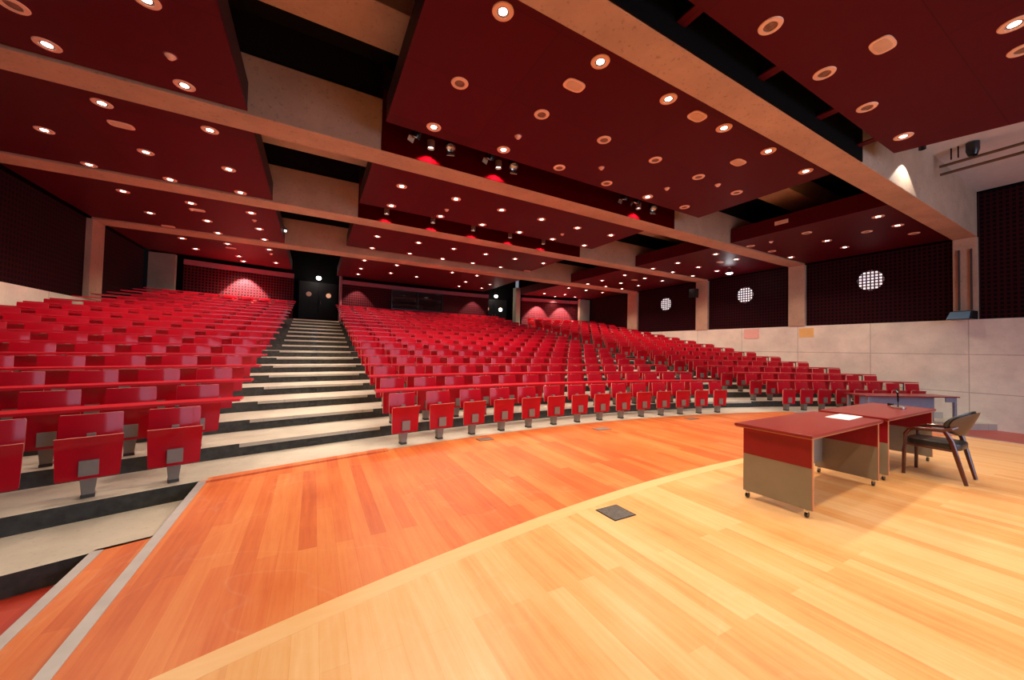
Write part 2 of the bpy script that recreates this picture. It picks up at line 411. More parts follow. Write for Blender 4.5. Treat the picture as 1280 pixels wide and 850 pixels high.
# back wall (curved)
RW = 37.0; ZT = RISE*16
def back_panel(x0, x1, z0, z1, Ra, Rb, mat, name, n=10):
    mb = MB(); arcsolid(mb, Ra, Rb, x0, x1, z0, z1, n)
    return obj(name, mb, mat)
bw = MB()
arcsolid(bw, 37.25, 37.4, XL, -.92, ZT, 6.6, 10); arcsolid(bw, 37.25, 37.4, 1.16, 9.2, ZT, 6.6, 12); arcsolid(bw, 37.25, 37.4, 11.34, XR, ZT, 6.6, 10)
arcsolid(bw, 38.3, 38.45, -1.6, 1.8, ZT, 6.6, 4); arcsolid(bw, 38.3, 38.45, 8.6, 11.6, ZT, 6.6, 4)
struct(obj('wall_back', bw, M_black))
def bp(label, x0, x1, z0=ZT, z1=4.58):
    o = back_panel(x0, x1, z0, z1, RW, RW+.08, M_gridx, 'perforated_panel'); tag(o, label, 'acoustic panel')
bp('perforated red panel on the back wall behind the left block', -4.62, -.90)
bp('perforated red panel on the back wall left of the dark booth window', 1.14, 3.58)
bp('perforated red panel on the back wall under the dark booth window', 3.59, 6.41, ZT, 3.56)
bp('perforated red panel on the back wall right of the dark booth window', 6.42, 9.2)
bp('perforated red panel on the back wall behind the right block', 11.35, 15.07)
for x0, x1, lb in ((-4.62, -.90, 'left'), (1.14, 9.2, 'middle'), (11.35, 15.07, 'right')):
    o = back_panel(x0, x1, 4.60, 4.80, RW-.05, RW+.08, M_strip, 'cornice_strip'); tag(o, 'dusty maroon strip along the top of the %s back wall panels' % lb, 'cornice')
bo = thing('booth_window', 'wide dark projection booth window in the middle of the back wall', 'window', (*arc(RW, 5.0), 3.57))
mb = MB(); arcsolid(mb, RW+.06, RW+.09, 3.62, 6.38, 3.6, 4.56, 6); mb.v = [(x-bo.location.x, y-bo.location.y, z-3.57) for x, y, z in mb.v]
obj('pane', mb, M_glass, bo)
mb = MB()
arcsolid(mb, RW-.02, RW+.1, 3.59, 6.41, 3.57, 3.6, 6); arcsolid(mb, RW-.02, RW+.1, 3.59, 6.41, 4.56, 4.59, 6)
for x in (3.59, 4.98, 6.38): arcsolid(mb, RW-.02, RW+.1, x, x+.03, 3.6, 4.56, 1)
mb.v = [(x-bo.location.x, y-bo.location.y, z-3.57) for x, y, z in mb.v]
obj('frame', mb, M_blackg, bo)
# doors in the recesses
def double_door(xc, nm, bright, n):
    y = arc(38.2, xc)[1]; ang = -asin((xc-CX)/38.2)
    d = bpy.data.objects.new(nm, None); COL.objects.link(d); d.location = (xc, y, ZT+.005); d.rotation_euler = (0, 0, ang); d['kind'] = 'structure'
    d['label'] = 'black double door with round portholes at the top of the %s aisle' % n
    for s in (-1, 1):
        lf = obj('leaf', MB().box(min(.01*s, .86*s), max(.01*s, .86*s), -.03, .03, 0, 2.05), M_door, d, bevel=.004)
        pr = MB().lathe([(.0, -.034), (.12, -.034), (.12, -.02)], 20); pr.v = [(x+s*.45, z, y_+1.42) for x, y_, z in pr.v]
        obj('porthole', pr, bright[0] if s < 0 else bright[1], lf)
        hd = MB().tube([(s*.09, -.06, .95), (s*.09, -.06, 1.12)], .012)
        obj('handle', hd, M_chrome, lf)
    fr = MB().box(-.93, -.865, -.05, .05, 0, 2.14).box(.865, .93, -.05, .05, 0, 2.14).box(-.865, .865, -.05, .05, 2.06, 2.14)
    obj('door_frame', fr, M_black, d)
    return d
M_port_dim = emit('porthole_dim', (.35, .16, .10), .25); M_port_mid = emit('porthole_warm', (.75, .36, .2), .5); M_port_hi = emit('porthole_bright', (1, .85, .65), 5)
double_door(.15, 'door_1', (M_port_dim, M_port_mid), 'left'); double_door(10.1, 'door_2', (M_port_mid, M_port_hi), 'right')
for xc, lb in ((.12, 'left'), (10.0, 'right')):
    y = arc(37.7, xc)[1]
    o = thing('globe_lamp', 'small bright lamp over the black double door at the top of the %s aisle' % lb, 'lamp', (xc, y, 4.88))
    obj('bulb', MB().lathe([(.001, -.11), (.07, -.09), (.11, -.03), (.11, .01), (.07, .05), (.001, .06)], 16), M_bulb, o, smooth=True)
    obj('stem', MB().tube([(0, 0, .05), (0, 0, 1.2)], .012), M_black, o)
    L = bpy.data.lights.new('door_lamp_light', 'POINT'); L.energy = 5; L.color = (1, .9, .75); L.shadow_soft_size = .1
    lo = link('door_lamp_light', L, None, (xc, y-.25, 4.7))
# pinkish jamb right of door recess
o = obj('door_jamb', MB().box(-.05, .05, 0, .8, 0, 2.5), M_strip, loc=(1.11, arc(RW, 1.1)[1]+.0, ZT)); tag(o, 'slim pinkish vertical trim right of the left aisle door recess', 'trim')
# unseen front wall behind the camera; big windows added for daylight and seat reflections
fw = MB().box(XL, XR, -8.3, -8, LOW, .7).box(XL, XR, -8.3, -8, 6.1, 6.6).box(XL, 4.2, -8.3, -8, .7, 6.1).box(10.8, XR, -8.3, -8, .7, 6.1).box(7.4, 7.6, -8.3, -8, .7, 6.1)
struct(obj('wall_front', fw, M_wallc))
M_day = emit('daylight_pane', (.55, .68, 1), 3.0)
for i, (a, b_) in enumerate(((4.2, 7.4), (7.6, 10.8))):
    w = obj('window_%d' % (i+1), MB().box(a, b_, -8.2, -8.18, .7, 6.1), M_day); struct(w)
    L = bpy.data.lights.new('window_daylight', 'AREA'); L.shape = 'RECTANGLE'; L.size = b_-a; L.size_y = 5.2; L.color = (.62, .76, 1); L.energy = 110
    lo = link('window_daylight', L, None, ((a+b_)/2, -8.1, 3.4)); lo.rotation_euler = (radians(90), 0, 0)

# ------------------------------------------------------------------ roof, beams, panels
r = MB().box(XL, XR, 3.0, 21.6, 6.5, 6.7).box(XL, 9.6, -8, 3.0, 6.5, 6.7)
struct(obj('ceiling', r, M_roof))
struct(obj('ceiling_front', MB().box(9.6, XR, -8, 2.62, ZROOF, ZROOF+.3), M_pale))
for i, (a, b_) in enumerate(BEAMS):
    o = obj('ceiling_beam', MB().box(XL, XR, a, b_, ZB, 5.84 if i else 6.5), M_beam, bevel=.012)
    if i: tag(obj('beam_hanger', MB().box(XL, XR, a+.05, b_-.05, 5.845, 6.499), M_roof), 'black panel closing the space above the %s beam' % ORD[i], 'panel')
    tag(o, 'long concrete ceiling beam, %s from the stage' % ORD[i], 'beam')
for i, (a, b_) in enumerate(((4.95, 5.72), (8.95, 9.72), (12.9, 13.6))):
    o = obj('cross_beam', MB().box(XL, XR, a, b_, 6.0, 6.5), M_beam, bevel=.01)
    tag(o, 'shallow concrete cross beam high in the ceiling gap behind the %s main beam' % ORD[i], 'beam')
ZM, ZS = 5.12, 4.96
def ceil_panel(poly, z, label, side=M_dark, hgt=.42):
    cx = sum(p[0] for p in poly)/len(poly); cy = sum(p[1] for p in poly)/len(poly)
    o = thing('ceiling_panel', label, 'ceiling panel', (cx, cy, z))
    P = [(x-cx, y-cy) for x, y in poly]
    obj('board', MB().prism(P, 0, .05), M_panel, o)
    n = len(P); mb = MB()
    Q = [(x*.999, y*.999) for x, y in P]
    mb.prism(Q, .052, hgt)
    obj('casing', mb, side, o)
    return o
e = .03
def rect(x0, x1, y0, y1): return [(x0, y0), (x1, y0), (x1, y1), (x0, y1)]
PB = [(-1.5, 2.36)] + [(BEAMS[i][1]+e, BEAMS[i+1][0]-e) for i in range(3)] + [(BEAMS[3][1]+e, None)]
bayname = ['in front of the first beam', 'between first and second beams', 'between second and third beams', 'between third and fourth beams', 'behind the fourth beam']
MID_END = [2.36, 6.08, 9.95, 13.98 + .42, None]
for i in range(5):
    y0, y1 = PB[i]
    if i < 4:
        if i > 0:
            ceil_panel(rect(XL+.02, -.98, y0, y1), ZS, 'dark red ceiling panel over the left side, '+bayname[i])
            ceil_panel(rect(11.22, XR-.02, y0, y1), ZS, 'dark red ceiling panel over the right side, '+bayname[i], M_panel)
    else:
        ceil_panel([(XL+.02, y0), (-.98, y0)]+arcpts(RW-.1, XL+.02, -.98, 6)[::-1], ZS, 'dark red ceiling panel over the left side, '+bayname[i])
        ceil_panel([(11.22, y0), (XR-.02, y0)]+arcpts(RW-.1, 11.22, XR-.02, 6)[::-1], ZS, 'dark red ceiling panel over the right side, '+bayname[i], M_panel)
        ceil_panel([(.90, y0), (8.85, y0)]+arcpts(RW-.1, .90, 8.85, 8)[::-1], ZS, 'dark red ceiling panel over the middle, '+bayname[i])
ceil_panel([(1.0, -3.0), (10.2, -3.0), (9.3, 1.0), (8.86, 2.36), (1.0, 2.36)], ZM, 'large dark red ceiling panel overhead, in front of the first beam')
ceil_panel(rect(-5.5, -.98, -3.0, 2.55), ZS, 'dark red ceiling panel over the left side, in front of the first beam')
ceil_panel(rect(.90, 8.85, PB[1][0], 6.06), ZM, 'large red ceiling panel in the middle, '+bayname[1])
ceil_panel(rect(.90, 8.5, PB[2][0], 9.88), ZM, 'red ceiling panel in the middle, '+bayname[2])
ceil_panel(rect(.92, 8.6, PB[3][0], 14.36), ZM, 'red ceiling panel in the middle, '+bayname[3])
# red cladding on the beam faces behind the light troughs
for i, (a, x1) in enumerate(((6.62, 8.6), (10.42, 8.4))):
    o = obj('beam_cladding', MB().box(.92, x1, a-.02, a-.001, ZB+.005, 6.45), M_cladding); tag(o, 'red board on the face of the %s beam behind the spotlight slot' % ORD[i+1], 'cladding')
    o = obj('slot_cover', MB().box(.92, x1, (6.08, 9.9)[i], a-.03, 6.0, 6.05), M_black); tag(o, 'black cover over the ceiling light slot before the %s beam' % ORD[i+1], 'cover')
o = obj('beam_cladding', MB().box(-5.5, 8.3, 2.598, 2.617, ZB+.002, 6.45), M_black); tag(o, 'added black sheet darkening the face of the beam nearest the stage', 'cladding')  # black sheet added to keep the gap before the nearest beam dark
# little dark red brackets bridging panel and nearest beam
for i, x in enumerate((3.45, 5.05, 6.65, 8.1)):
    o = obj('panel_bracket', MB().box(-.07, .07, 0, .23, 0, .02), M_panel, loc=(x, 2.365, ZM+.02)); tag(o, 'small dark red bracket beside the nearest beam, %s from the left' % ORD[i], 'bracket', None)

# ------------------------------------------------------------------ ceiling fittings
LIT = [(-3.0, 6.62), (-1.72, 6.67), (-2.96, 7.83), (-4.22, 9.37), (-1.67, 7.85), (-2.94, 9.42), (-1.67, 9.42), (-4.19, 10.93), (-2.93, 10.97), (-1.66, 10.98), (-4.17, 12.19), (-2.92, 12.25), (-1.68, 5.19), (-4.17, 13.83), (-4.14, 16.58), (-1.64, 12.24), (-2.89, 13.77), (-1.62, 13.8), (-2.88, 15.32), (-1.61, 15.29), (-2.87, 16.54), (-1.61, 16.6), (-4.12, 18.15), (-2.84, 18.63), (-2.81, 19.61), (-1.58, 19.14), (1.76, 16.35), (1.82, 18.16), (1.85, 19.68), (1.66, 3.42), (1.61, 5.8), (2.9, 5.81), (3.02, 3.41), (4.31, 3.43), (5.63, 3.43), (6.94, 3.43), (8.31, 3.44), (6.68, 5.85), (8.3, 2.1), (6.48, 0.8), (1.62, 8.32), (2.91, 8.33), (4.16, 8.36), (5.4, 8.37), (1.63, 9.61), (2.94, 9.66), (4.19, 9.65), (5.44, 9.66), (6.68, 9.67), (6.67, 8.39), (7.96, 8.37), (7.99, 9.67), (1.72, 12.55), (3.06, 12.51), (4.35, 12.56), (5.63, 12.58), (6.91, 12.58), (8.24, 12.56), (1.77, 14.14), (3.14, 14.15), (4.47, 14.22), (5.78, 14.21), (7.09, 14.22), (3.11, 16.47), (3.2, 18.41), (4.51, 18.6), (5.67, 16.52), (6.95, 16.5), (7.11, 18.41), (7.28, 19.92), (8.5, 18.31), (8.64, 19.76), (12.53, 3.63), (13.79, 3.61), (13.88, 5.19), (15.16, 5.2), (15.18, 6.74), (12.59, 7.94), (13.89, 7.95), (15.19, 9.51), (12.63, 9.52), (13.92, 9.52), (12.63, 11.09), (13.9, 11.06), (15.28, 11.13), (12.65, 12.35), (13.96, 12.34), (15.15, 12.29), (15.24, 13.89), (12.71, 13.93), (13.97, 13.91), (12.76, 15.55), (14.03, 15.55), (15.26, 15.47), (12.71, 16.68), (13.99, 16.7), (15.3, 16.74), (12.74, 19.23), (13.99, 19.82), (14.0, 18.77), (15.18, 19.22)]
RING = [(-2.99, 6.02), (1.63, 4.65), (2.95, 4.63), (4.23, 4.65), (5.5, 4.65), (4.14, 5.81), (5.4, 5.83), (6.78, 4.65), (8.15, 4.67), (7.91, 5.79), (4.28, 2.1), (5.6, 2.12), (6.89, 2.11), (15.03, 3.6), (13.78, 4.23), (12.53, 5.16), (12.57, 6.74), (13.79, 6.69), (7.1, 0.82)]
PLATE = [(-2.95, 8.44), (-4.11, 15.24), (-2.9, 12.79), (-2.87, 17.17), (2.99, 3.89), (5.0, 3.46), (6.87, 3.91), (8.43, 14.17), (5.64, 1.59), (13.82, 8.52), (13.88, 12.91)]
DET = [(-1.71, 6.06), (-3.02, 12.77), (-1.64, 12.9), (-1.61, 17.32), (2.92, 5.31), (4.84, 5.38), (6.67, 5.32), (7.43, 4.65), (2.93, 9.1), (6.63, 9.08), (12.59, 6.13)]
LIT += [(1.7, .8), (3.3, .8), (5.0, .75), (1.7, -1.0), (3.6, -1.0), (5.6, -1.0), (7.6, -1.0)]  # unseen downlights, added out of frame to brighten the stage
def settle(p):
    """side and rear panels hang at the lower level; keep fittings on their boards"""
    x, y = p; s = 1.0; z = ZM
    if x < -.95 or x > 11.2 or y > 15.3: s = (ZS-1.5)/(ZM-1.5); z = ZS
    x, y = x*s, y*s
    for a, b_ in BEAMS:
        if a-.16 < y < (a+b_)/2: y = a-.17
        elif (a+b_)/2 <= y < b_+.16: y = b_+.17
    return x, y, z-.001
def bay(y): return sum(y > b_[0] for b_ in BEAMS)
def sec(x): return 'left' if x < 0 else 'middle' if x < 10 else 'right'
def proto(kind):
    o = bpy.data.objects.new(kind, None); COL.objects.link(o); return o
ring_me = MB().lathe([(.068, 0), (.068, -.012), (.112, -.010), (.118, 0)], 28, closed=True).mesh('trim_ring', [M_ring], True)
lamp_me = MB().lathe([(.001, -.006), (.03, -.0055), (.046, -.003)], 24).lathe([(.046, -.0031), (.057, -.001), (.068, -.0105)], 24, 1).mesh('lamp', [M_lamp, M_can], True)
dim_me = MB().lathe([(.001, -.008), (.035, -.006), (.042, -.001), (.067, -.001)], 24).mesh('lamp', [M_can], True)
def superell(a, b_, n=28, e_=3.2):
    return [(a*abs(cos(t_))**(2/e_)*(1 if cos(t_) >= 0 else -1), b_*abs(sin(t_))**(2/e_)*(1 if sin(t_) >= 0 else -1)) for t_ in [2*pi*i/n for i in range(n)]]
plate_me = MB().prism(superell(.155, .10), -.014, 0).mesh('housing', [M_ring], False, .003)
grill_me = MB().prism(superell(.12, .07, 24), -.018, -.0145).mesh('grille', [plain('plate_grille', (.62, .42, .30), rough=.6)], False)
det_me = MB().lathe([(.001, -.05), (.025, -.048), (.04, -.03), (.055, -.012), (.055, 0)], 18).mesh('body', [M_ring], True)
detbase_me = MB().lathe([(.001, -.006), (.065, -.005), (.068, 0)], 18).mesh('base', [M_strip], True)
spotdata = {}
def spot(kind, e_, ang, col, blend=.7, size=.07):
    if kind not in spotdata:
        L = bpy.data.lights.new(kind, 'SPOT'); L.energy = e_; L.spot_size = radians(ang); L.spot_blend = blend; L.color = col; L.shadow_soft_size = size
        spotdata[kind] = L
    return spotdata[kind]
def fitting_set(lst, name, cat, adj, parts, grp, lights=False):
    cl = {}
    for p in lst:
        x, y, z = settle(p); cl.setdefault((sec(x), bay(y)), []).append((x, y, z))
    for (s_, b_), L in cl.items():
        L.sort(key=lambda q: q[1]); rows = []
        for q in L:
            if rows and q[1]-rows[-1][0][1] < .42: rows[-1].append(q)
            else: rows.append([q])
        for ri, row in enumerate(rows):
            row.sort(key=lambda q: q[0])
            for ci, (x, y, z) in enumerate(row):
                lb = '%s, %s panel %s' % (adj, s_, bayname[b_])
                if len(rows) > 1: lb += ', %s row' % ORD[ri]
                if len(row) > 1: lb += ', %s from left' % ORD[ci]
                o = thing(name, lb, cat, (x, y, z), 0, grp)
                for pn, me in parts: link(pn, me, o)
                if lights:
                    if b_ == 0 or (s_ == 'middle' and b_ == 1): k = spot('stage_downlight', E_STAGE, 125, (1, .80, .56))
                    elif b_ <= 2: k = spot('hall_downlight', E_HALL, 120, (1, .76, .58))
                    else: k = spot('rear_downlight', E_REAR, 112, (1, .76, .60))
                    link('downlight_beam', k, None, (x, y, z-.03))
E_STAGE, E_HALL, E_REAR = 132, 112, 125
fitting_set(LIT, 'downlight', 'ceiling light', 'lit round downlight', [('trim_ring', ring_me), ('lamp', lamp_me)], 'lit downlights in the red ceiling panels', True)
fitting_set(RING, 'downlight', 'ceiling light', 'unlit round downlight', [('trim_ring', ring_me), ('lamp', dim_me)], 'unlit downlights in the red ceiling panels')
fitting_set(PLATE, 'ceiling_speaker', 'speaker', 'rounded cream speaker plate', [('housing', plate_me), ('grille', grill_me)], 'rounded plates in the red ceiling panels')
fitting_set(DET, 'smoke_detector', 'detector', 'small round smoke detector', [('body', det_me), ('base', detbase_me)], 'smoke detectors on the ceiling panels')

# spotlights in the slots before second and third beam
def slot_spot(x, y, z, tilt, rz, label, big=True):
    o = thing('stage_spotlight', label, 'spotlight', (x, y, z), rz, 'black spotlights in the ceiling slots')
    R_ = Matrix.Rotation(tilt, 3, 'X')
    def rt(mb): mb.v = [tuple(R_ @ Vector(v)) for v in mb.v]; return mb
    obj('housing', rt(MB().lathe([(.001, .26), (.06, .25), (.085, .16), (.09, 0), (.082, 0), (.076, .06), (.001, .08)], 18)), M_blackg, o, smooth=True)
    obj('reflector', rt(MB().lathe([(.001, .045), (.04, .04), (.074, .012)], 18)), M_spotmetal, o, smooth=True)
    obj('barn_door', rt(MB().box(-.07, .07, .09, .096, -.09, .0)), M_spotmetal, o)
    obj('yoke', MB().box(-.105, -.098, -.015, .015, .05, .34).box(.098, .105, -.015, .015, .05, .34).box(-.098, .098, -.015, .015, .333, .34).tube([(0, 0, .34), (0, 0, max(.36, 6.0-z))], .01), M_blackg, o)
    return o
for i, (x, t_) in enumerate(((1.44, .5), (2.08, -.6), (2.86, .5), (3.40, -.6), (6.42, .4), (6.82, .5), (7.45, -.6))):
    slot_spot(x, 6.33, 5.16, t_, (.6, -.4, .5, -.3, .2, .6, -.5)[i], 'black spotlight in the ceiling slot before the second beam, %s from left' % ORD[i])
def slot_lamp(x, y, z, yb, lb, en):
    o = thing('slot_downlight', lb, 'ceiling light', (x, y, z), 0, 'lamps in the ceiling slots')
    obj('can', MB().lathe([(.06, 0), (.065, 0), (.065, .14), (.001, .15)], 18), M_can, o, smooth=True)
    obj('lamp', MB().lathe([(.001, .03), (.055, .035)], 18), emit('slot_glow', (1, .9, .8), 4), o)
    obj('rod', MB().tube([(0, 0, .14), (0, 0, 6.0-z)], .008), M_black, o)
    link('slot_light', spot('slot_light', en, 120, (1, .8, .68), .3, .03), None, (x, y, z-.01))
for i, x in enumerate((1.75, 3.12, 7.05)): slot_lamp(x, 6.46, 5.12, 6.6, 'small lit lamp in the slot before the second beam, %s from left' % ORD[i], 110)
for i, x in enumerate((1.62, 2.9, 4.15, 5.42, 6.7)): slot_lamp(x, 10.24, 5.10, 10.4, 'small lit lamp in the slot before the third beam, %s from left' % ORD[i], 110)

# hanging lamp on right side
o = thing('pendant_lamp', 'bright bell shaped lamp hanging before the right wall', 'lamp', (14.38, 8.5, 4.74), 0)
obj('shade', MB().lathe([(.13, 0), (.12, .05), (.05, .12), (.03, .2)], 20), M_spotmetal, o, smooth=True)
obj('bulb', MB().lathe([(.001, -.04), (.07, -.03), (.11, .01), (.05, .08)], 16), M_bulb, o, smooth=True)
L = bpy.data.lights.new('pendant_light', 'POINT'); L.energy = 10; L.color = (.95, .97, 1); L.shadow_soft_size = .1; link('pendant_light', L, None, (14.38, 8.5, 4.62))
# wash lights on the back wall panels
for x, R_, z_, en in ((-2.6, 36.45, 4.85, 3200), (12.3, 36.45, 4.85, 1900), (13.9, 36.45, 4.85, 1900), (1.9, 36.45, 4.85, 300), (8.2, 36.45, 4.85, 300)):
    L = bpy.data.lights.new('wall_wash', 'SPOT'); L.energy = en; L.spot_size = radians(74); L.spot_blend = .35; L.color = (1, .72, .6); L.shadow_soft_size = .03
    X_, Y_ = arc(R_, x); lo = link('wall_wash', L, None, (X_, Y_, z_)); lo.rotation_euler = (radians(10), 0, 0)
# light scallop on beam face, lamp high above
o = thing('bare_spotlight', 'small can light at the pale ceiling before the nearest beam', 'spotlight', (10.35, 2.36, 5.62))
obj('can', MB().lathe([(.001, .14), (.05, .14), (.055, 0), (.045, 0), (.04, .05), (.001, .06)], 18), M_blackg, o, smooth=True)
L = bpy.data.lights.new('scallop_light', 'SPOT'); L.energy = 75; L.spot_size = radians(104); L.spot_blend = .12; L.color = (1, .95, .88); L.shadow_soft_size = .02
lo = link('scallop_light', L, None, (10.35, 2.36, 5.615)); lo.rotation_euler = (0, 0, 0)
obj('rod', MB().tube([(0, 0, .13), (0, 0, ZROOF-5.62)], .008), M_black, o)

# pipes and green-black spotlight under pale ceiling
for i, (x, z_) in enumerate(((12.2, 5.83), (12.2, 5.66))):
    o = obj('lighting_rail', MB().tube([(0, -3.5, 0), (0, 2.52, 0)], .03, 12), M_pipe, smooth=True, loc=(x+i*.04, 0, z_)); tag(o, '%s of two dark horizontal pipes under the pale ceiling at right' % ('upper', 'lower')[i], 'pipe')
o = thing('clamped_spotlight', 'dark spotlight clamped above the twin pipes under the pale ceiling', 'spotlight', (12.2, 2.05, 6.03))
obj('housing', MB().lathe([(.001, -.16), (.07, -.15), (.1, -.05), (.1, .12), (.001, .13)], 16), M_blackg, o, smooth=True)
obj('clamp', MB().box(-.02, .02, -.02, .02, -.115, -.10), M_black, o)
obj('bracket', MB().tube([(0, .3, -.11), (0, .3, .17)], .012).tube([(0, .2, -.11), (0, .2, .17)], .012), M_black, o)

# round lattices of daylight holes in the right wall panels
for i, y in enumerate((4.84, 8.81, 12.77)):
    mb = MB().tube([(-.004, 0, 0), (.004, 0, 0)], .325, 36)
    o = obj('round_lattice', mb, M_hole, loc=(XR+.092, y, 4.07)); tag(o, 'round patch of bright holes in the right wall panel, %s from the stage' % ORD[i], 'opening')

# conduits + speaker on nearest right column
for i, y in enumerate((2.94, 2.72)):
    o = obj('wall_conduit', MB().box(-.02, .02, -.018, .018, 0, 1.7), M_conduit, loc=(XR-.055, y, 2.9)); tag(o, 'dark vertical conduit on the nearest right column, %s' % ('left', 'right')[i], 'conduit')
o = thing('loudspeaker', 'small wedge loudspeaker with blue front on the nearest right column', 'speaker', (15.62, 2.86, 2.62), radians(-12))
obj('cabinet', MB().box(-.16, .18, -.24, .24, 0, .24, top=(-.02, .24, -.22, .22)), M_blackg, o, bevel=.01)
obj('grille', MB().add([(-.172, -.21, .02), (-.172, .21, .02), (-.035, .19, .225), (-.035, -.19, .225), (-.155, -.21, .015), (-.155, .21, .015), (-.018, .19, .22), (-.018, -.19, .22)], [(0, 1, 2, 3), (4, 7, 6, 5), (0, 3, 7, 4), (1, 5, 6, 2), (0, 4, 5, 1), (3, 2, 6, 7)]), M_blue, o)
obj('bracket', MB().box(.16, .3, -.03, .03, .08, .16), M_black, o)
for i, y in enumerate((9.1,)):
    o = thing('loudspeaker', 'small dark loudspeaker high on the third right column', 'speaker', (15.6, 10.9, 4.15))
    obj('cabinet', MB().box(-.14, .14, -.16, .16, 0, .42, top=(-.1, .16, -.16, .16)), M_blackg, o, bevel=.01)
    obj('bracket', MB().box(.12, .33, -.03, .03, .18, .24), M_black, o)
# sign on the fascia of right ceiling panel; sheets on wall
o = obj('fascia_box', MB().box(-.03, 0, -.16, .16, 0, .1), M_ring, loc=(11.21, 5.2, 5.14)); tag(o, 'small cream box on the side of the right ceiling panel', 'fitting')
o = obj('paper_sheet', MB().box(-.004, 0, -.3, .3, 0, .4), M_pink, loc=(XR-.002, 8.5, 2.2)); tag(o, 'pink sheet on the right concrete wall', 'paper sheet')
o = obj('paper_sheet', MB().box(-.004, 0, -.23, .23, 0, .34), M_yellow, loc=(XR-.002, 6.58, 2.22)); tag(o, 'yellow sheet on the right concrete wall', 'paper sheet')
# emergency lights in left gap
for i, (x, y, z_) in enumerate(((-.9, 4.5, 5.2), (-.9, 13.6, 5.15))):
    o = thing('emergency_light', 'small pale emergency light beside the left panel, %s' % ('near the top left', 'far back')[i], 'lamp', (x, y, z_))
    obj('case', MB().box(-.05, .03, -.05, .05, 0, .05), M_black, o)
    obj('lens', MB().box(-.04, .02, -.04, .04, -.05, 0), emit('exit_glow', (.8, 1, .9), 3), o)

# ------------------------------------------------------------------ seats
def seat_parts():
    P = {}
    P['pedestal'] = MB().box(-.042, .042, -.05, .05, .03, .245, top=(-.062, .062, -.06, .06)).mesh('pedestal', [M_steel], False, .004)
    P['foot'] = MB().box(-.046, .046, -.054, .054, 0, .032).mesh('foot', [M_foot], False, .003)
    P['bracket'] = (MB().box(-.064, .064, -.122, -.100, .225, .37).box(-.06, .06, -.100, .05, .225, .245)
                    .box(-.03, .03, .0, .04, .245, .60)).mesh('bracket', [M_steel], False, .003)
    P['seat'] = MB().plate([(.19, .196, -.085), (.20, .204, -.086), (.40, .212, -.092), (.57, .218, -.105), (.588, .218, -.118), (.594, .216, -.142)], 0, 0, -.006, .022, 8, 0, 1).mesh('seat', [M_red, M_edge], True)
    P['backrest'] = MB().plate([(.47, .200, .046), (.49, .208, .047), (.765, .210, .073), (.78, .204, .075)], 0, 0, -.016, .016, 8, 0, 1).mesh('backrest', [M_red, M_edge], True)
    return P
SP = seat_parts()
FOOT_PARENT = True
Mcam = ((0.8774937149648169, -0.47901551975420215, 0.02342887175807354), (0.03365459052501877, 0.012772036876592669, -0.9993519117961481), (0.4784058410323165, 0.8777135107246752, 0.02732845325896565))
FPX = 454.7
def project(x, y, z):
    d = (x, y, z-1.5); p = [sum(a*b_ for a, b_ in zip(r_, d)) for r_ in Mcam]
    if p[2] < .1: return None
    return 640+FPX*p[0]/p[2], 425+FPX*p[1]/p[2], p[2]
seats = []
for k in range(NROW):
    Rp = R0+.18+PITCH*k; z = RISE*k; sp = .615
    for blk in ('left', 'middle', 'right'):
        if blk == 'middle': x0 = 1.27; sp = .62
        if blk == 'left': x0 = -1.28; sp = .60
        if blk == 'right': x0 = 11.58; sp = .60
        a = asin((x0-CX)/Rp); da = sp/Rp; L = []
        while True:
            x = CX+Rp*sin(a)
            if blk == 'middle' and (x > 9.35 or len(L) >= 14): break
            if blk == 'left' and x < XL+.28: break
            if blk == 'right' and x > XR-.28: break
            L.append((x, CY+Rp*cos(a), -a)); a += -da if blk == 'left' else da
        if blk == 'left': L.reverse()
        for i, (x, y, rz) in enumerate(L):
            pj = project(x, y, z+.5)
            vis = pj is not None and -25 < pj[0] < 1305
            seats.append([vis, pj[2] if pj else 99, blk, k, i, x, y, z, rz])
cand = sorted([s_ for s_ in seats if s_[0]], key=lambda s_: s_[1])[:300]
ids = {(s_[2], s_[3], s_[4]) for s_ in cand}
stuff = MB()
smats = [M_steel, M_foot, M_red, M_edge]
remap = {'pedestal': [0], 'foot': [1], 'bracket': [0], 'seat': [2, 3], 'backrest': [2, 3]}
raw = {k: ([tuple(v.co) for v in me.vertices], [tuple(p_.vertices) for p_ in me.polygons], [remap[k][p_.material_index] for p_ in me.polygons]) for k, me in SP.items()}
for vis, dep, blk, k, i, x, y, z, rz in seats:
    if (blk, k, i) in ids:
        row = 'front row' if k == 0 else '%s row' % ORD[k]
        o = thing('theatre_seat', 'red tip-up seat on grey pedestal, %s from left, %s of the %s block' % (ORD[i], row, blk), 'seat', (x, y, z), rz, 'red tip-up seats in curved rows')
        ped = None
        for pn in ('pedestal', 'bracket', 'seat', 'backrest'):
            c = link(pn, SP[pn], o)
            if pn == 'pedestal': link('foot', SP['foot'], c)
    else:
        c_, s_ = cos(rz), sin(rz)
        for pn, (vs, fs, mi) in raw.items():
            stuff.add([(x+c_*a-s_*b_, y+s_*a+c_*b_, z+d) for a, b_, d in vs], fs, mi)
o = obj('distant_theatre_seats', stuff, smats, smooth=True); tag(o, 'mass of small distant red tip-up seats filling the rear rows', 'seat'); o['kind'] = 'stuff'

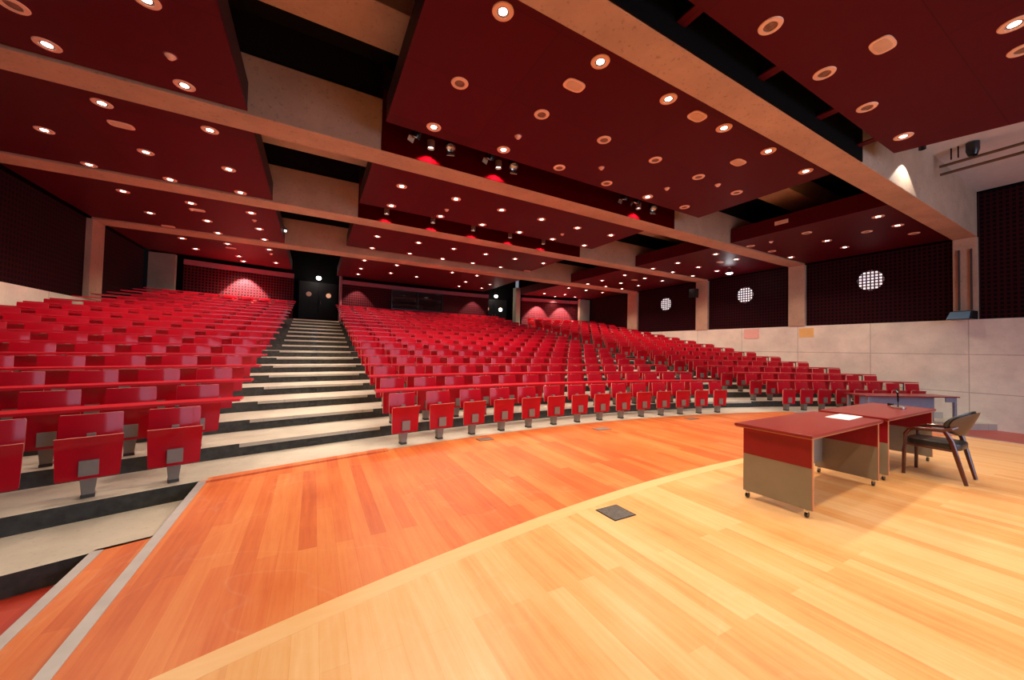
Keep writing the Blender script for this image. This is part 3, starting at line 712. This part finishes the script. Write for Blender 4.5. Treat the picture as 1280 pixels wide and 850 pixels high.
# writing ledges behind every row
XRANGE = {'left': (XL+.1, -.77), 'middle': (.88, 9.62), 'right': (11.28, XR-.1)}
for k in range(NROW):
    for blk, (x0, x1) in XRANGE.items():
        Rp = R0+.18+PITCH*k; z = RISE*k
        if blk == 'left': x0_, x1_ = x0, x1
        else: x0_, x1_ = x0, x1
        xc, yc = arc(Rp+.3, (x0+x1)/2)
        o = thing('writing_ledge', 'long curved red writing ledge behind the %s row of the %s block' % ('front' if k == 0 else ORD[k], blk), 'writing ledge', (xc, yc, z), 0, 'curved red writing ledges between the seat rows')
        mb = MB(); arcsolid(mb, Rp+.17, Rp+.45, x0_, x1_, .79, .818, 20 if blk == 'middle' else 12); mb.v = [(a-xc, b_-yc, c) for a, b_, c in mb.v]
        obj('board', mb, M_ledge, o)
        for q in range(4 if blk == 'middle' else 3):
            xx = {'left': (-1.27, -3.0, -4.75), 'middle': (1.27, 3.75, 6.8, 9.25), 'right': (11.6, 13.2, 15.3)}[blk][q]; px, py = arc(Rp+.24, xx)
            an = -asin((xx-CX)/Rp); px, py = arc(Rp, xx); Rz = Matrix.Rotation(an, 3, 'Z')
            sb = MB().box(-.015, .015, .11, .125, .50, .79).box(-.015, .015, .125, .40, .765, .79)
            sb.v = [tuple(Rz @ Vector(v)+Vector((px-xc, py-yc, 0))) for v in sb.v]
            obj('support', sb, M_foot, o)

# step lights in aisle risers
for a, x in (('left', .03), ('right', 10.35)):
    for k in range(1, 15):
        px, py = arc(R0+PITCH*k, x)
        o = obj('step_light', MB().box(-.065, .065, -.012, 0, -.025, .025), M_blackg, loc=(px, py-.002, RISE*k-.115)); o.rotation_euler = (0, 0, -asin((x-CX)/(R0+PITCH*k)))
        tag(o, 'small black step light in the %s riser of the %s aisle' % (ORD[k-1], a), 'step light', 'step lights in the aisle risers')

# ------------------------------------------------------------------ desks
def caster(parent, x, y):
    c = obj('caster', MB().box(-.022, .022, -.012, .012, .05, .072), M_chrome, parent, loc=(x, y, 0))
    w = MB().lathe([(.001, -.012), (.026, -.012), (.028, 0), (.026, .012), (.001, .012)], 16); w.v = [(a-.006, c_, b_+.028) for a, b_, c_ in w.v]
    obj('wheel', w, M_blackg, c)
    w = MB().tube([(0, 0, .03), (0, 0, .055)], .012); obj('fork', w, M_chrome, c)
def panel2(parent, name, x0, x1, y0, y1, z0=.072, zs=.46, z1=.735):
    """end or back panel: taupe lower part, red upper part"""
    p = obj(name, MB().box(x0, x1, y0, y1, z0, zs), M_taupe, parent, bevel=.002)
    obj('red_band', MB().box(x0, x1, y0, y1, zs+.0005, z1), M_deskred, p, bevel=.002)
    if name == 'end_panel': obj('front_edge', MB().box(x0, x1, y0-.006, y0-.0003, z0, z1), M_lip, p)
def desk(x, y, rz, w, d, label):
    o = thing('presenter_desk', label, 'desk', (x, y, 0.001), rz)
    pts = [(-w/2, -d/2), (w/2, -d/2), (w/2, d/2), (-w/2, d/2)]
    tb = MB().box(-w/2, w/2, -d/2, d/2, .745, .775)
    obj('tabletop', tb, M_desktop, o, bevel=.01)
    obj('tabletop_lip', MB().box(-w/2+.012, w/2-.012, -d/2+.01, d/2-.01, .7365, .744), M_lip, o)
    ex = w/2-.07
    panel2(o, 'end_panel', -ex, -ex+.03, -d/2+.03, d/2-.06)
    panel2(o, 'end_panel', ex-.03, ex, -d/2+.03, d/2-.06)
    panel2(o, 'modesty_panel', -ex+.0305, ex-.0305, d/2-.14, d/2-.115, .16)
    for sx in (-1, 1):
        for sy in (-d/2+.07, d/2-.1): caster(o, sx*(ex-.015), sy)
desk(4.97, 1.99, radians(2.0), 1.92, .69, 'wheeled red and taupe desk nearest the camera with white paper on top')
desk(7.12, 2.06, radians(1.0), 1.96, .70, 'wheeled red and taupe desk with microphone, behind the black armchair')
o = obj('paper_sheet', MB().box(-.25, .25, -.11, .11, 0, .003), M_paper, loc=(5.72, 1.97, .7765)); o.rotation_euler = (0, 0, radians(4)); tag(o, 'white paper sheet lying on the nearest wheeled desk', 'paper sheet')
# microphone
o = thing('desk_microphone', 'black gooseneck microphone on a silver base on the farther wheeled desk', 'microphone', (7.62, 2.0, .777), radians(20))
obj('base', MB().prism(superell(.15, .08), 0, .022), M_spotmetal, o, bevel=.004)
obj('gooseneck', MB().tube([(0, 0, .02), (.0, 0, .10), (.02, .0, .17), (.06, 0, .22)], .009), M_black, o, smooth=True)
obj('capsule', MB().tube([(.05, 0, .21), (.075, 0, .235), (.10, 0, .262)], [.012, .02, .016], 12), M_blackg, o, smooth=True)
o = obj('desk_gadget', MB().prism(superell(.035, .035), 0, .03), M_blackg, bevel=.004, loc=(7.92, 2.16, .777)); tag(o, 'tiny black box on the farther wheeled desk right of the microphone', 'gadget')
# long grey table at right rear
p0, p1 = (12.35, 4.02), (14.75, 2.98)
ln = hypot(p1[0]-p0[0], p1[1]-p0[1]); ang = math.atan2(p1[1]-p0[1], p1[0]-p0[0])
o = thing('side_table', 'long grey table with red top standing before the right concrete wall', 'table', ((p0[0]+p1[0])/2, (p0[1]+p1[1])/2, -RISE+.001), ang)
obj('tabletop', MB().box(-ln/2, ln/2, -.3, .3, .70, .73), M_desktop, o, bevel=.006)
obj('modesty_panel', MB().box(-ln/2+.1, ln/2-.36, -.02, .0, .34, .70), M_greydesk, o, bevel=.003)
obj('apron', MB().box(ln/2-.36, ln/2-.10, -.26, -.24, .58, .70), M_greydesk, o)
for sx in (-1, 1):
    for sy in (-1, 1):
        obj('leg', MB().box(sx*(ln/2-.08)-.035, sx*(ln/2-.08)+.035, sy*.24-.025, sy*.24+.025, 0, .70), M_greydesk, o, bevel=.004)

# ------------------------------------------------------------------ armchair
ch = thing('armchair', 'black leather armchair with dark wooden frame behind the farther desk', 'chair', (7.13, 1.52, .006), radians(1))
# local: faces +Y (towards the desks)
sm = MB(); N = 20
sp_ = superell(.25, .245, 28, 4)
sm.prism(sp_, .395, .47)
obj('seat', sm, M_leather, ch, smooth=True, bevel=.018)
obj('seat_shell', MB().prism([(x*.93, y*.93) for x, y in sp_], .385, .399), M_tan, ch, bevel=.004)
for sx in (-1, 1):
    obj('leg', MB().tube([(sx*.255, .24, 0), (sx*.255, .235, .3), (sx*.255, .22, .52), (sx*.255, .18, .59)], [.018, .021, .022, .02], 10), M_chairwood, ch, smooth=True)
    obj('leg', MB().tube([(sx*.235, -.28, 0), (sx*.245, -.225, .25), (sx*.255, -.17, .50), (sx*.255, -.12, .61)], [.019, .023, .025, .02], 10), M_chairwood, ch, smooth=True)
    obj('armrest', MB().tube([(sx*.255, .20, .575), (sx*.26, .13, .605), (sx*.265, 0, .615), (sx*.26, -.10, .62), (sx*.24, -.17, .645), (sx*.19, -.205, .67)], [.017, .022, .024, .023, .022, .018], 10), M_chairwood, ch, smooth=True)
    obj('side_rail', MB().tube([(sx*.24, .225, .39), (sx*.24, -.215, .385)], .016, 8), M_chairwood, ch, smooth=True)
# curved oval backrest with tan outer shell
def oval_back(yoff, th, k=1):
    mb = MB(); nx, nz = 16, 10; vs = []
    for side in (0, 1):
        for j in range(nz+1):
            for i in range(nx+1):
                u = -1+2*i/nx; v = -1+2*j/nz
                uu = u*sqrt(1-v*v/2); vv = v*sqrt(1-u*u/2)
                bulge = (1-min(1, uu*uu+vv*vv))
                X = uu*.27*k; Z = .715+vv*.16*k
                Y = -.245+.13*(uu*uu)-.06*vv
                Y += yoff-(side*2-1)*-1*0 + (-th*(.35+.65*sqrt(max(0, bulge))) if side else 0)
                vs.append((X, Y, Z))
    n1 = (nx+1)*(nz+1); fs = []
    for j in range(nz):
        for i in range(nx):
            a = j*(nx+1)+i; fs += [(a, a+1, a+nx+2, a+nx+1), (n1+a, n1+a+nx+1, n1+a+nx+2, n1+a+1)]
    bd = [i for i in range(nx+1)]+[j*(nx+1)+nx for j in range(1, nz+1)]+[nz*(nx+1)+i for i in range(nx-1, -1, -1)]+[j*(nx+1) for j in range(nz-1, 0, -1)]
    for a, b_ in zip(bd, bd[1:]+bd[:1]): fs.append((a, n1+a, n1+b_, b_))
    return mb.add(vs, fs)
obj('backrest', oval_back(0, .045), M_leather, ch, smooth=True)
obj('back_shell', oval_back(-.048, .012, .95), M_tan, ch, smooth=True)

# ------------------------------------------------------------------ camera, world, view
cam = bpy.data.cameras.new('camera'); cam.sensor_width = 36; cam.sensor_fit = 'HORIZONTAL'; cam.lens = FPX/1280*36; cam.clip_start = .05; cam.clip_end = 200
co = bpy.data.objects.new('camera', cam); COL.objects.link(co)
rx, dn, fw_ = (Vector(r_) for r_ in Mcam)
m3 = Matrix((rx, -dn, -fw_)).transposed()
co.matrix_world = Matrix.Translation((0, 0, 1.5)) @ m3.to_4x4()
S.camera = co
w = bpy.data.worlds.new('world'); S.world = w; w.use_nodes = True
w.node_tree.nodes['Background'].inputs[0].default_value = (.5, .55, .65, 1); w.node_tree.nodes['Background'].inputs[1].default_value = .3
S.view_settings.view_transform = 'Standard'; S.view_settings.look = 'None'; S.view_settings.gamma = 1
S.view_settings.exposure = 0.3; S.view_settings.use_curve_mapping = False
